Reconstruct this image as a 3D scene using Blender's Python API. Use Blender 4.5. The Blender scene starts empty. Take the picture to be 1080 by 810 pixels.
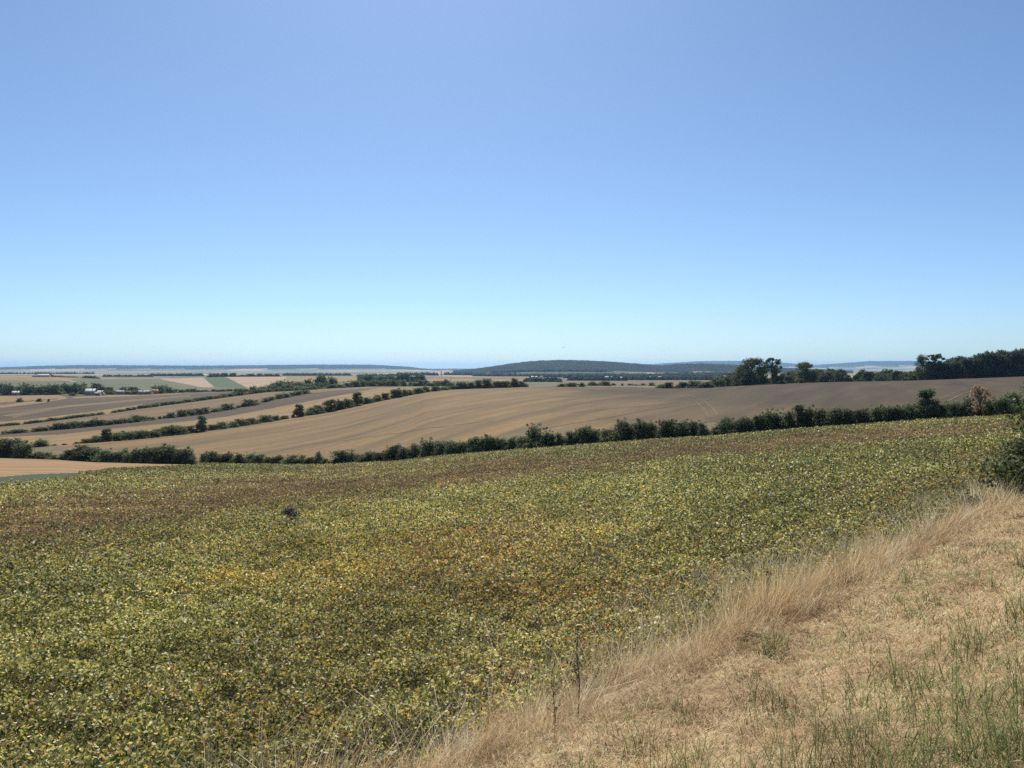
import bpy, math, random
import numpy as np
from math import radians as R

# ------------------------------------------------------------------ camera, sky, sun, exposure
S = bpy.context.scene
COL = S.collection
F, CX, CY, PITCH = 848.0, 540.0, 405.0, math.atan(17/848.0)
cam = bpy.data.cameras.new('camera'); co = bpy.data.objects.new('camera', cam); COL.objects.link(co)
cam.sensor_width = 36; cam.lens = 36*F/1080; cam.clip_start = 0.05; cam.clip_end = 90000
co.location = (0, 0, 0); co.rotation_euler = (R(90)-PITCH, 0, 0)
S.camera = co

SUN_EL, SUN_AZ = 50.0, -7.0          # azimuth from +Y (view direction), clockwise positive
w = bpy.data.worlds.new('World'); S.world = w; w.use_nodes = True
wn = w.node_tree.nodes; wl = w.node_tree.links; wn.clear()
sky = wn.new('ShaderNodeTexSky'); sky.sky_type = 'NISHITA'; sky.sun_disc = False
sky.sun_elevation = R(SUN_EL); sky.sun_rotation = R(SUN_AZ)
sky.altitude = 200; sky.air_density = 0.72; sky.dust_density = 0.7; sky.ozone_density = 1.8
bg = wn.new('ShaderNodeBackground'); bg.inputs['Strength'].default_value = 0.0945
wo = wn.new('ShaderNodeOutputWorld')
wt_ = wn.new('ShaderNodeMix'); wt_.data_type = 'RGBA'; wt_.blend_type = 'MULTIPLY'; wt_.inputs[0].default_value = 1
wt_.inputs[7].default_value = (.775, .955, 1.09, 1)        # white balance of the sky light
wl.new(sky.outputs[0], wt_.inputs[6]); wl.new(wt_.outputs[2], bg.inputs[0]); wl.new(bg.outputs[0], wo.inputs[0])

sl = bpy.data.lights.new('sun', 'SUN'); sl.energy = 4.9; sl.angle = R(0.53); sl.color = (1.0, 0.93, 0.82)
so = bpy.data.objects.new('sun', sl); COL.objects.link(so)
so.rotation_euler = (R(90-SUN_EL), 0, R(180-SUN_AZ)); so.location = (0, 0, 50)

S.view_settings.view_transform = 'Standard'; S.view_settings.look = 'None'
S.view_settings.exposure = 0.28; S.view_settings.gamma = 1.0; S.view_settings.use_curve_mapping = False
S.render.engine = 'CYCLES'
cy = S.cycles
cy.use_denoising = False; cy.max_bounces = 8; cy.diffuse_bounces = 4; cy.glossy_bounces = 1
cy.transmission_bounces = 6; cy.volume_bounces = 1; cy.transparent_max_bounces = 8
cy.use_adaptive_sampling = False

rng = np.random.default_rng(7); random.seed(7)

# ------------------------------------------------------------------ helpers
def px_dir(x, row):
    v = (np.asarray(row, float)-CY)/F; u = (np.asarray(x, float)-CX)/F
    Yd = math.cos(PITCH)-v*math.sin(PITCH); Zd = -math.sin(PITCH)-v*math.cos(PITCH)
    return u/Yd, Zd/Yd                      # X/Y and Z/Y

def to_px(X, Y, Z):
    fwd = Y*math.cos(PITCH)-Z*math.sin(PITCH); up = Y*math.sin(PITCH)+Z*math.cos(PITCH)
    fwd = np.maximum(fwd, 1e-3)
    return CX+F*X/fwd, CY-F*up/fwd

_perm = rng.random((256, 256))
def vnoise(x, y):
    xi = np.floor(x).astype(int); yi = np.floor(y).astype(int); fx = x-xi; fy = y-yi
    fx = fx*fx*(3-2*fx); fy = fy*fy*(3-2*fy)
    a = _perm[xi & 255, yi & 255]; b = _perm[(xi+1) & 255, yi & 255]
    c = _perm[xi & 255, (yi+1) & 255]; d = _perm[(xi+1) & 255, (yi+1) & 255]
    return (a*(1-fx)+b*fx)*(1-fy)+(c*(1-fx)+d*fx)*fy
def fbm(x, y, o=4):
    s = 0; a = .5; t = 0
    for i in range(o):
        s = s+a*vnoise(x+17.3*i, y-9.1*i); t += a; a *= .5; x = x*2.03; y = y*2.03
    return s/t-0.5
def sstep(a, b, x):
    t = np.clip((x-a)/(b-a), 0, 1); return t*t*(3-2*t)

def curve(pts):
    p = np.array(pts, float)
    return lambda x: np.interp(x, p[:, 0], p[:, 1])

# ------------------------------------------------------------------ terrain: layers (x, depth, row)
LAY = [
 # L1 foot of the nearest hedgerow
 [(-250,250,478),(0,235,483),(60,230,485),(100,226,487.5),(205,215,490),(340,200,491.5),(400,195,489),(480,182,481),(560,172,475),(640,165,469),(700,160,464.5),(760,156,461),(840,150,454.5),(960,140,446.5),(1060,132,440.5),(1200,126,433),(1330,120,427)],
 # L3 far rim of the big stubble field / second hedgerow
 [(-250,290,480),(0,285,474),(60,292,470),(85,300,468),(150,318,462.5),(200,340,457),(243,358,451),(300,400,442),(350,430,434),(400,470,423),(450,520,413.5),(480,545,410.5),(560,560,408),(640,560,408),(700,540,409.5),(750,515,409),(800,490,405.5),(880,500,403),(960,510,401.5),(1080,515,397),(1330,520,392)],
 # L4 third hedgerow
 [(-250,360,466),(5,375,458),(36,385,455.5),(87,403,451),(120,416,447.5),(177,450,441),(220,480,436),(269,525,427),(290,545,421.5),(327,590,414.5),(360,615,411.5),(400,640,409.3),(450,660,408.5),(500,690,411),(600,690,412),(700,670,413),(800,620,411),(900,620,411),(1000,640,409),(1330,640,400)],
 # L5 fourth, low hedgerow
 [(-250,450,455),(0,475,449.5),(29,487,447),(108,525,437),(151,560,430.5),(200,600,424),(240,640,418.7),(280,685,413.5),(330,730,411),(390,790,407.8),(450,800,407.6),(500,820,409.5),(600,820,410),(700,800,411),(800,760,409),(900,760,409),(1000,780,408),(1330,780,402)],
 # L6 foot of the village
 [(-250,800,419),(0,820,417.5),(70,830,416.5),(140,850,416.5),(210,870,414.2),(280,900,411.5),(330,920,409),(450,960,406.5),(560,1000,406.5),(640,1000,407),(750,1000,407),(800,1000,407),(960,1000,404),(1330,1000,400)],
 [(-250,1300,408),(0,1300,407.5),(140,1300,408),(228,1300,408.5),(262,1300,409),(330,1320,403),(450,1400,402.5),(560,1400,403.5),(700,1400,404),(800,1400,402),(960,1400,402),(1330,1400,399)],
 [(-250,2000,397),(0,2000,397),(60,2000,397.5),(110,2000,399.5),(180,2000,399.3),(230,2000,397.5),(330,2000,397),(450,2000,399.5),(560,2000,400),(700,2000,400.5),(960,2000,400),(1330,2000,398)],
 [(-250,3600,395.5),(330,3600,395.8),(450,3600,395.5),(520,3600,396.5),(700,3600,396.5),(800,3600,395),(960,3600,395.5),(1330,3600,395)],
 # middle wooded hill
 [(-250,5200,393.5),(430,5200,393),(470,5200,391.5),(500,5200,388.8),(520,5200,386.2),(540,5200,383.2),(560,5200,380.8),(590,5200,379.6),(620,5200,380),(650,5200,381.8),(680,5200,384.2),(697,5200,385.4),(712,5200,384),(740,5200,383.2),(780,5200,385),(830,5200,388),(900,5200,391),(1330,5200,392)],
 [(-250,7200,392.3),(330,7200,392),(1330,7200,392)],
 [(-250,9000,391.2),(1330,9000,391.2)],
 # left far ridge
 [(-250,11000,387.6),(0,11000,387.4),(30,11000,386.2),(80,11000,385),(140,11000,385.2),(200,11000,385.6),(270,11000,385.2),(330,11000,384.6),(390,11000,384.6),(430,11000,386.6),(455,11000,389.6),(520,11000,390.5),(1330,11000,390.8)],
 [(-250,13500,390.6),(1330,13500,390.6)],
 # right far ridge
 [(-250,17000,390),(430,17000,389.5),(470,17000,388.8),(560,17000,389),(690,17000,384),(735,17000,381),(785,17000,380.6),(825,17000,382.5),(860,17000,385),(895,17000,382.6),(915,17000,381),(960,17000,380.6),(1000,17000,382),(1080,17000,381),(1330,17000,384)],
 [(-250,22000,389.8),(1330,22000,389.8)],
 [(-250,34000,389.2),(1330,34000,389.2)],
]
LY = [curve([(a, b) for a, b, c in L]) for L in LAY]
LR = [curve([(a, c) for a, b, c in L]) for L in LAY]
def row_z(row, Y): return px_dir(540, row)[1]*Y
TH_MAX = R(41)

def pchip(xk, yk, x):
    h = np.diff(xk); d = np.diff(yk)/h; m = np.zeros(len(xk))
    for i in range(1, len(xk)-1):
        if d[i-1]*d[i] > 0:
            w1 = 2*h[i]+h[i-1]; w2 = h[i]+2*h[i-1]; m[i] = (w1+w2)/(w1/d[i-1]+w2/d[i])
    m[0] = d[0]; m[-1] = d[-1]
    i = np.clip(np.searchsorted(xk, x)-1, 0, len(h)-1); t = (x-xk[i])/h[i]
    t = np.clip(t, 0, 1)
    return ((2*t**3-3*t**2+1)*yk[i]+(t**3-2*t**2+t)*h[i]*m[i]+(-2*t**3+3*t**2)*yk[i+1]+(t**3-t**2)*h[i]*m[i+1])

th_in = np.arange(-38, 38.001, 0.1); th_l = np.arange(-180, -38, 1.5); th_r = np.arange(38.5, 180.1, 1.5)
TH = np.radians(np.concatenate([th_l, th_in, th_r])); TH[-1] = math.pi
def logr(a, b, q): return np.exp(np.arange(math.log(a), math.log(b), q))
RR = np.concatenate([[0.02], logr(.25, 230, .02), logr(230, 1000, .007), logr(1000, 2500, .011), logr(2500, 34000, .016), [34000]])
Z = np.zeros((len(TH), len(RR)))

def bank_t(X, Y): return (6.03+1.02*X-Y)/1.428
C0 = 3.5
for i, th in enumerate(TH):
    tc = max(-TH_MAX, min(TH_MAX, th)); c = math.cos(tc)
    x = CX+F*math.tan(tc); Yv = RR*c
    yk = np.array([f(x) for f in LY]); zk = row_z(np.array([f(x) for f in LR]), yk)
    g = (-zk[0]-C0)/yk[0]
    Z[i] = np.where(Yv < yk[0], -C0-g*Yv, pchip(np.log(yk), zk, np.log(np.clip(Yv, yk[0], yk[-1]))))
XX = RR[None, :]*np.sin(TH)[:, None]; YY = RR[None, :]*np.cos(TH)[:, None]
THc = np.clip(TH, -TH_MAX, TH_MAX)[:, None]; PXc = CX+F*np.tan(THc); YC = RR[None, :]*np.cos(THc)
D1 = LY[0](PXc)
Z += .25*fbm(XX/28, YY/28, 3)*sstep(12, 30, RR)[None, :]*(1-sstep(150, 190, RR))[None, :]
Z += .18*fbm(XX/70, YY/70, 2)*sstep(230, 300, RR)[None, :]*(1-sstep(420, 480, RR))[None, :]
# roadside bank
T = bank_t(XX, YY)
zb = -3.1+.36*np.clip(T, 0, 4.3)+.05*sstep(4, 6, T)
zb = zb+(.30*fbm(XX/1.2+3, YY/1.2, 4)+.16*fbm(XX/.4, YY/.4, 2))*(1-sstep(60, 120, RR))[None, :]*sstep(0.6, 2.0, RR)[None, :]+.10*np.exp(-((T-.35)/.3)**2)
wb = sstep(-2.3, 0.05, T)*(1-sstep(150, 400, RR)[None, :])
Z = Z*(1-wb)+zb*wb
# wooded ground far away is uneven with tree tops
wood = np.zeros_like(Z)
PXR = to_px(XX, np.maximum(YY, .1), Z)
hill = sstep(4000, 4300, YC)*(1-sstep(5700, 6300, YC))*sstep(455, 500, PXc)*(1-sstep(880, 940, PXc))
rid1 = sstep(9500, 9800, YC)*(1-sstep(12000, 12600, YC)); rid2 = sstep(15000, 15500, YC)
wood = np.maximum.reduce([hill, rid1*(1-sstep(520, 560, PXc)), rid2])
Z += wood*(YC/5200)*(9*fbm(PXc/4.2+YC/900, YC/300+PXc*0, 3)+5*fbm(PXc/1.7, YC/140, 2))*(0.55)

def ground(X, Y):
    th = np.arctan2(X, Y); r = np.maximum(np.hypot(X, Y), .02)
    a = np.interp(th, TH, np.arange(len(TH))); b = np.interp(np.log(r), np.log(RR), np.arange(len(RR)))
    i = np.clip(a.astype(int), 0, len(TH)-2); j = np.clip(b.astype(int), 0, len(RR)-2); a = a-i; b = b-j
    return (Z[i, j]*(1-a)+Z[i+1, j]*a)*(1-b)+(Z[i, j+1]*(1-a)+Z[i+1, j+1]*a)*b

# ------------------------------------------------------------------ materials
def new_mat(name):
    m = bpy.data.materials.new(name); m.use_nodes = True
    n = m.node_tree.nodes; l = m.node_tree.links
    b = n['Principled BSDF']; b.inputs['Roughness'].default_value = .9; b.inputs['Specular IOR Level'].default_value = .15
    return m, n, l, b
def col4(c): return (c[0], c[1], c[2], 1)

def field_mat(name, a, b, c=None, ang=0.0, along=60, across=4, fine=1.2, fine_amt=.3, contrast=(.38, .62), rows=0, bump=0):
    """a/b blended by noise stretched along the working direction, c in finer flecks"""
    m, n, l, bs = new_mat(name)
    tc = n.new('ShaderNodeTexCoord'); mp = n.new('ShaderNodeMapping'); mp.vector_type = 'POINT'
    mr = n.new('ShaderNodeMapping'); mr.inputs['Rotation'].default_value = (0, 0, ang)
    l.new(tc.outputs['Object'], mr.inputs[0]); l.new(mr.outputs[0], mp.inputs[0])
    mp.inputs['Scale'].default_value = (1/across, 1/along, 0.02)
    nz = n.new('ShaderNodeTexNoise'); nz.inputs['Scale'].default_value = 1; nz.inputs['Detail'].default_value = 5; nz.inputs['Roughness'].default_value = .62
    l.new(mp.outputs[0], nz.inputs[0])
    mr1 = n.new('ShaderNodeMapRange'); mr1.inputs[1].default_value = contrast[0]; mr1.inputs[2].default_value = contrast[1]
    l.new(nz.outputs[0], mr1.inputs[0])
    mx = n.new('ShaderNodeMix'); mx.data_type = 'RGBA'; mx.inputs[6].default_value = col4(a); mx.inputs[7].default_value = col4(b)
    l.new(mr1.outputs[0], mx.inputs[0])
    out = mx.outputs[2]
    n2 = n.new('ShaderNodeTexNoise'); n2.inputs['Scale'].default_value = fine; n2.inputs['Detail'].default_value = 6; n2.inputs['Roughness'].default_value = .75
    l.new(mr.outputs[0], n2.inputs[0])
    m2 = n.new('ShaderNodeMapRange'); m2.inputs[1].default_value = .42; m2.inputs[2].default_value = .66
    m2.inputs[4].default_value = fine_amt
    l.new(n2.outputs[0], m2.inputs[0])
    mx2 = n.new('ShaderNodeMix'); mx2.data_type = 'RGBA'; mx2.inputs[7].default_value = col4(c or b)
    l.new(m2.outputs[0], mx2.inputs[0]); l.new(out, mx2.inputs[6]); out = mx2.outputs[2]
    if rows:
        wv = n.new('ShaderNodeTexWave'); wv.inputs['Scale'].default_value = 1/rows; wv.inputs['Distortion'].default_value = 1.5
        wv.inputs['Detail'].default_value = 2
        l.new(mr.outputs[0], wv.inputs[0])
        m3 = n.new('ShaderNodeMapRange'); m3.inputs[3].default_value = .82; m3.inputs[4].default_value = 1.12; l.new(wv.outputs[1], m3.inputs[0])
        mm = n.new('ShaderNodeMix'); mm.data_type = 'RGBA'; mm.blend_type = 'MULTIPLY'; mm.inputs[0].default_value = 1
        l.new(out, mm.inputs[6]); l.new(m3.outputs[0], mm.inputs[7]); out = mm.outputs[2]
    if bump:
        bp = n.new('ShaderNodeBump'); bp.inputs['Distance'].default_value = bump; bp.inputs['Strength'].default_value = .8
        l.new(n2.outputs[0], bp.inputs['Height']); l.new(bp.outputs[0], bs.inputs['Normal'])
    l.new(out, bs.inputs['Base Color'])
    return m

def plain_mat():
    m, n, l, bs = new_mat('far_plain')
    tc = n.new('ShaderNodeTexCoord'); mp = n.new('ShaderNodeMapping'); mp.inputs['Scale'].default_value = (1/420, 1/260, .001)
    mp.inputs['Rotation'].default_value = (0, 0, .5)
    l.new(tc.outputs['Object'], mp.inputs[0])
    v = n.new('ShaderNodeTexVoronoi'); v.inputs['Scale'].default_value = 1; l.new(mp.outputs[0], v.inputs[0])
    r = n.new('ShaderNodeValToRGB'); r.color_ramp.interpolation = 'CONSTANT'
    e = r.color_ramp.elements
    cols = [(.30,.23,.14),(.05,.075,.04),(.24,.19,.13),(.36,.28,.18),(.06,.09,.045),(.20,.16,.11),(.12,.14,.07),(.33,.26,.16)]
    e[0].position = 0; e[0].color = col4(cols[0]); e[1].position = 1/8; e[1].color = col4(cols[1])
    for k in range(2, 8):
        q = e.new(k/8); q.color = col4(cols[k])
    sx = n.new('ShaderNodeSeparateColor'); l.new(v.outputs['Color'], sx.inputs[0]); l.new(sx.outputs[0], r.inputs[0])
    l.new(r.outputs[0], bs.inputs['Base Color']); return m

def wood_mat(name, a, b, sc):
    m, n, l, bs = new_mat(name)
    tc = n.new('ShaderNodeTexCoord'); nz = n.new('ShaderNodeTexNoise'); nz.inputs['Scale'].default_value = sc; nz.inputs['Detail'].default_value = 7; nz.inputs['Roughness'].default_value = .7
    l.new(tc.outputs['Object'], nz.inputs[0])
    mr = n.new('ShaderNodeMapRange'); mr.inputs[1].default_value = .36; mr.inputs[2].default_value = .66; l.new(nz.outputs[0], mr.inputs[0])
    mx = n.new('ShaderNodeMix'); mx.data_type = 'RGBA'; mx.inputs[6].default_value = col4(a); mx.inputs[7].default_value = col4(b)
    l.new(mr.outputs[0], mx.inputs[0]); l.new(mx.outputs[2], bs.inputs['Base Color'])
    bs.inputs['Specular IOR Level'].default_value = .02
    return m

def leaf_mat(name, a, b, trans=.3, attr=False, vary=.25, rough=.6, spec=.25, nscale=1.5, tcol=1.3):
    m, n, l, bs = new_mat(name)
    bs.inputs['Roughness'].default_value = rough; bs.inputs['Specular IOR Level'].default_value = spec
    if attr:
        at = n.new('ShaderNodeVertexColor'); at.layer_name = 'tint'; out = at.outputs[0]
    else:
        tc = n.new('ShaderNodeTexCoord'); nz = n.new('ShaderNodeTexNoise'); nz.inputs['Scale'].default_value = nscale; nz.inputs['Detail'].default_value = 3
        l.new(tc.outputs['Object'], nz.inputs[0])
        mr = n.new('ShaderNodeMapRange'); mr.inputs[1].default_value = .35; mr.inputs[2].default_value = .65; l.new(nz.outputs[0], mr.inputs[0])
        mx = n.new('ShaderNodeMix'); mx.data_type = 'RGBA'; mx.inputs[6].default_value = col4(a); mx.inputs[7].default_value = col4(b)
        l.new(mr.outputs[0], mx.inputs[0])
        oi = n.new('ShaderNodeObjectInfo'); hv = n.new('ShaderNodeHueSaturation')
        m4 = n.new('ShaderNodeMapRange'); m4.inputs[3].default_value = 1-vary; m4.inputs[4].default_value = 1+vary; l.new(oi.outputs['Random'], m4.inputs[0])
        m5 = n.new('ShaderNodeMapRange'); m5.inputs[3].default_value = .485; m5.inputs[4].default_value = .515; l.new(oi.outputs['Random'], m5.inputs[0])
        l.new(mx.outputs[2], hv.inputs['Color']); l.new(m4.outputs[0], hv.inputs['Value']); l.new(m5.outputs[0], hv.inputs['Hue'])
        out = hv.outputs[0]
    l.new(out, bs.inputs['Base Color'])
    if trans > 0:
        tr = n.new('ShaderNodeBsdfTranslucent'); l.new(out, tr.inputs[0])
        ms = n.new('ShaderNodeMixShader'); ms.inputs[0].default_value = trans
        l.new(bs.outputs[0], ms.inputs[1]); l.new(tr.outputs[0], ms.inputs[2]); l.new(ms.outputs[0], n['Material Output'].inputs[0])
    return m

def flat_mat(name, c, rough=.8, spec=.3, nscale=2.0, var=.15, metallic=0):
    m, n, l, bs = new_mat(name)
    tc = n.new('ShaderNodeTexCoord'); nz = n.new('ShaderNodeTexNoise'); nz.inputs['Scale'].default_value = nscale; nz.inputs['Detail'].default_value = 4
    l.new(tc.outputs['Object'], nz.inputs[0])
    mx = n.new('ShaderNodeMix'); mx.data_type = 'RGBA'
    mx.inputs[6].default_value = col4([v*(1-var) for v in c]); mx.inputs[7].default_value = col4([min(1, v*(1+var)) for v in c])
    l.new(nz.outputs[0], mx.inputs[0]); l.new(mx.outputs[2], bs.inputs['Base Color'])
    bs.inputs['Roughness'].default_value = rough; bs.inputs['Specular IOR Level'].default_value = spec; bs.inputs['Metallic'].default_value = metallic
    return m

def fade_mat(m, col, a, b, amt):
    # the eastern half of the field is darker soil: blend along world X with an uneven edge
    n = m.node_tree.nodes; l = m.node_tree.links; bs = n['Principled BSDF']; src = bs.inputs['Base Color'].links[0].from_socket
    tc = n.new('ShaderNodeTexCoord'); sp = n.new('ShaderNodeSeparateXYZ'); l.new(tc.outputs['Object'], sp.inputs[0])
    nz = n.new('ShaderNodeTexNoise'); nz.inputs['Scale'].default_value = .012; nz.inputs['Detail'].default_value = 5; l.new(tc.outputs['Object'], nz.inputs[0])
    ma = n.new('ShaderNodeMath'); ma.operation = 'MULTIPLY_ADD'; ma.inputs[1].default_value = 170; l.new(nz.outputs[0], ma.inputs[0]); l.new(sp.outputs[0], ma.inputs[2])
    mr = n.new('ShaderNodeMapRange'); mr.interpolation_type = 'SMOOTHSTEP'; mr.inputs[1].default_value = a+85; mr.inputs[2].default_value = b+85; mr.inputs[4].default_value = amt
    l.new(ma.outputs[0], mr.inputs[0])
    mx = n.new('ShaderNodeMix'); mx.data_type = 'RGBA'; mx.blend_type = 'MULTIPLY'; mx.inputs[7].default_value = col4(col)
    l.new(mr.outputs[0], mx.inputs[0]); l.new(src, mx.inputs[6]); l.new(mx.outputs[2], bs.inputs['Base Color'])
HA = math.atan2(106, 220)     # working direction of the fields, from +Y
M = dict(
 bean_soil = field_mat('bean_soil', (.045,.045,.016), (.07,.06,.024), (.025,.028,.012), 0, 6, 3, 3.0, .5),
 bank = field_mat('dry_bank', (.30,.205,.11), (.46,.335,.19), (.13,.08,.042), .7, .7, .4, 6.0, .8, bump=.05),
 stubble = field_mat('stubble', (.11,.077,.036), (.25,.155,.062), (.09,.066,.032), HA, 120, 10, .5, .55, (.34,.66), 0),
 orange = field_mat('orange_stubble', (.20,.115,.05), (.27,.165,.075), (.36,.26,.14), HA+.3, 60, 8, .25, .35),
 track = field_mat('wheel_track', (.10,.078,.05), (.15,.115,.07), (.085,.065,.045), 0, 12, 5, .5, .5),
 darkgreen = field_mat('dark_crop', (.035,.05,.028), (.05,.065,.03), (.06,.08,.03), 0, 20, 10, .6, .4),
 verge = field_mat('rough_grass', (.12,.095,.05), (.18,.13,.07), (.075,.07,.035), 0, 25, 9, .3, .5),
 tan = field_mat('tan_stubble', (.18,.118,.05), (.28,.185,.078), (.15,.10,.048), HA, 160, 6, .2, .3),
 tan2 = field_mat('brown_stubble', (.115,.08,.04), (.205,.132,.062), (.10,.074,.038), HA, 200, 7, .2, .35),
 grey = field_mat('ploughed_grey', (.062,.045,.027), (.095,.066,.038), (.055,.042,.028), HA, 200, 9, .2, .3),
 dbrown = field_mat('dark_brown', (.06,.044,.025), (.115,.076,.04), (.08,.058,.032), HA, 220, 14, .12, .3, (.42,.6)),
 pale = field_mat('pale_stubble', (.30,.215,.14), (.37,.265,.175), (.26,.19,.125), .3, 200, 12, .08, .3, rows=60),
 green = field_mat('green_crop', (.055,.085,.035), (.075,.11,.045), (.05,.07,.03), .3, 200, 20, .1, .3),
 meadow = field_mat('meadow', (.085,.095,.045), (.14,.13,.065), (.06,.075,.035), .3, 200, 40, .05, .4),
 plain = plain_mat(),
 wood = wood_mat('wooded_hill', (.008,.014,.014), (.028,.038,.028), .010),
 leafA = leaf_mat('hedge_leaves', (.125,.155,.085), (.21,.235,.115), .48, vary=.34, nscale=.45, rough=.8, spec=.1),
 leafOak = leaf_mat('oak_leaves', (.105,.135,.065), (.165,.195,.095), .48, vary=.2, nscale=.15, rough=.8, spec=.1),
 leafDark = leaf_mat('wood_leaves', (.07,.095,.068), (.12,.145,.09), .42, vary=.2, nscale=.12, rough=.8, spec=.1),
 leafLow = leaf_mat('low_wood_leaves', (.07,.09,.045), (.12,.14,.07), .4, vary=.3, nscale=.12, rough=.8, spec=.1),
 leafTan = leaf_mat('withered_leaves', (.42,.30,.17), (.52,.40,.24), .5, vary=.1, nscale=.8),
 leafNear = leaf_mat('roadside_leaves', (.05,.07,.025), (.13,.16,.06), .35, vary=.1, rough=.6, spec=.2, nscale=2),
 leafGrey = leaf_mat('grey_leaves', (.11,.14,.11), (.17,.20,.14), .4, vary=.1, nscale=3),
 weed = leaf_mat('weed_leaves', (.07,.085,.04), (.12,.12,.06), .4, vary=.2, nscale=6),
 weedbrown = leaf_mat('dull_weed_leaves', (.07,.06,.03), (.12,.095,.05), .3, vary=.1, nscale=6),
 bark = flat_mat('bark', (.09,.07,.05)),
 crop = leaf_mat('bean_leaves', None, None, .42, attr=True, rough=.6, spec=.12),
 grass = leaf_mat('grass_blades', None, None, .42, attr=True, rough=.55, spec=.3),
 wall = flat_mat('render_wall', (.42,.39,.34), nscale=.4), roofred = flat_mat('tile_roof', (.28,.13,.085), nscale=.6),
 roofpale = flat_mat('metal_roof', (.42,.43,.44), rough=.7, nscale=.2, var=.06), roofgrey = flat_mat('slate_roof', (.25,.25,.26), nscale=.5),
 glass = flat_mat('window_glass', (.04,.05,.06), rough=.15, spec=.5), door = flat_mat('door_wood', (.12,.08,.05)),
 chimney = flat_mat('chimney_brick', (.3,.15,.1)), feather = flat_mat('feather', (.03,.03,.03)), mast = flat_mat('steel', (.4,.4,.42), metallic=.5, rough=.5),
)

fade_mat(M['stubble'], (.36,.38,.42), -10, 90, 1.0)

def tag(o, label=None, cat=None, group=None, kind=None):
    if label: o['label'] = label
    if cat: o['category'] = cat
    if group: o['group'] = group
    if kind: o['kind'] = kind
    return o

def mesh_np(name, V, Q, mat, k=4, smooth=False, tint=None, mats=None, midx=None):
    me = bpy.data.meshes.new(name); V = np.asarray(V, np.float32); Q = np.asarray(Q, np.int32).reshape(-1, k)
    me.vertices.add(len(V)); me.vertices.foreach_set('co', V.ravel())
    me.loops.add(Q.size); me.loops.foreach_set('vertex_index', Q.ravel())
    me.polygons.add(len(Q)); me.polygons.foreach_set('loop_start', np.arange(0, Q.size, k, dtype=np.int32))
    if smooth: me.polygons.foreach_set('use_smooth', np.ones(len(Q), bool))
    for mm in (mats or [mat]): me.materials.append(mm)
    if midx is not None: me.polygons.foreach_set('material_index', np.asarray(midx, np.int32))
    if tint is not None:
        ca = me.color_attributes.new('tint', 'FLOAT_COLOR', 'POINT')
        t = np.ones((len(V), 4), np.float32); t[:, :3] = tint; ca.data.foreach_set('color', t.ravel())
    me.update(); return me

def add_obj(name, me, parent=None, loc=(0, 0, 0), rz=0, sc=(1, 1, 1)):
    o = bpy.data.objects.new(name, me); COL.objects.link(o)
    o.location = loc; o.rotation_euler = (0, 0, rz); o.scale = sc
    if parent is not None: o.parent = parent
    return o

# ------------------------------------------------------------------ terrain split into its fields
nT, nR = Z.shape
ci = (TH[:-1]+TH[1:])/2; cr = np.sqrt(RR[:-1]*RR[1:])
Xc = cr[None, :]*np.sin(ci)[:, None]; Yc = cr[None, :]*np.cos(ci)[:, None]
Zc = (Z[:-1, :-1]+Z[1:, :-1]+Z[:-1, 1:]+Z[1:, 1:])/4
Thc = np.clip(ci, -TH_MAX, TH_MAX); PX = np.broadcast_to((CX+F*np.tan(Thc))[:, None], Xc.shape)
Yq = cr[None, :]*np.cos(Thc)[:, None]
ROW = to_px(0, Yq, Zc)[1]
LV = np.sum([Yq > f(PX) for f in LY], axis=0)         # 0 = in front of the nearest hedgerow
NAMES = ['bean','bank','stubble','orange','darkgreen','verge','tan','tan2','grey','dbrown','pale','green','meadow','plain','wood','soilverge']
cls = np.full(Xc.shape, NAMES.index('bean'))
def put(name, mask): cls[mask] = NAMES.index(name)
def inpoly(poly):
    p = np.array(poly, float); ins = np.zeros(PX.shape, bool); j = len(p)-1
    for i in range(len(p)):
        a, b = p[i], p[j]
        c = ((a[1] > ROW) != (b[1] > ROW)) & (PX < (b[0]-a[0])*(ROW-a[1])/(b[1]-a[1]+1e-9)+a[0]); ins ^= c; j = i
    return ins
put('orange', (LV == 0) & (Yq > 60) & inpoly([(-900,440),(0,470),(100,470),(207,480),(207,490.5),(150,492.5),(118,494),(90,498.5),(35,500),(0,503),(-900,540)]))
put('darkgreen', (LV == 0) & (Yq > 60) & inpoly([(-900,540),(0,503),(35,500),(92,499.5),(82,505),(66,508.5),(30,511),(0,513),(-900,566)]))
Tc = bank_t(Xc, Yc)
put('bank', (Tc > -1.5) & (cr[None, :] < 330))
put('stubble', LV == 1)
put('verge', (LV == 1) & ((PX < 62+ (ROW-470)*2.5) | (Yq < LY[0](PX)+9+np.maximum(0, 400-PX)*.03+sstep(430, 600, PX)*(1-sstep(880, 1000, PX))*(34+90*fbm(Xc/26, Yc/26, 3)))))
gb = curve([(-250,470),(0,461),(60,458.5),(120,452),(180,446),(240,439.3),(295,429),(340,420.5),(379,413),(400,409.3),(450,405),(1400,405)])
put('tan', LV == 2); put('grey', (LV == 2) & (ROW < gb(PX)) & (PX < 405))
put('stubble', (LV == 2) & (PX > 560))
put('tan2', LV == 3); put('meadow', (LV == 3) & (PX > 420))
put('dbrown', LV == 4)
put('tan', (LV == 4) & inpoly([(-300,440),(0,430),(40,425.5),(72,420),(60,416),(0,416),(-300,415)]))
put('dbrown', (LV == 4) & inpoly([(-300,434),(0,427.5),(30,423.8),(60,421.2),(60,420.2),(20,423),(0,424.5),(-300,432)]))
put('tan2', (LV == 4) & inpoly([(15,440),(70,429.5),(150,422.5),(200,418),(200,416.8),(150,420.5),(70,427.5),(0,438)]))
put('tan', (LV == 4) & (Yq > LY[3](PX)*1.0) & (ROW > LR[3](PX)-4.5) & (PX < 150))
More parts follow.
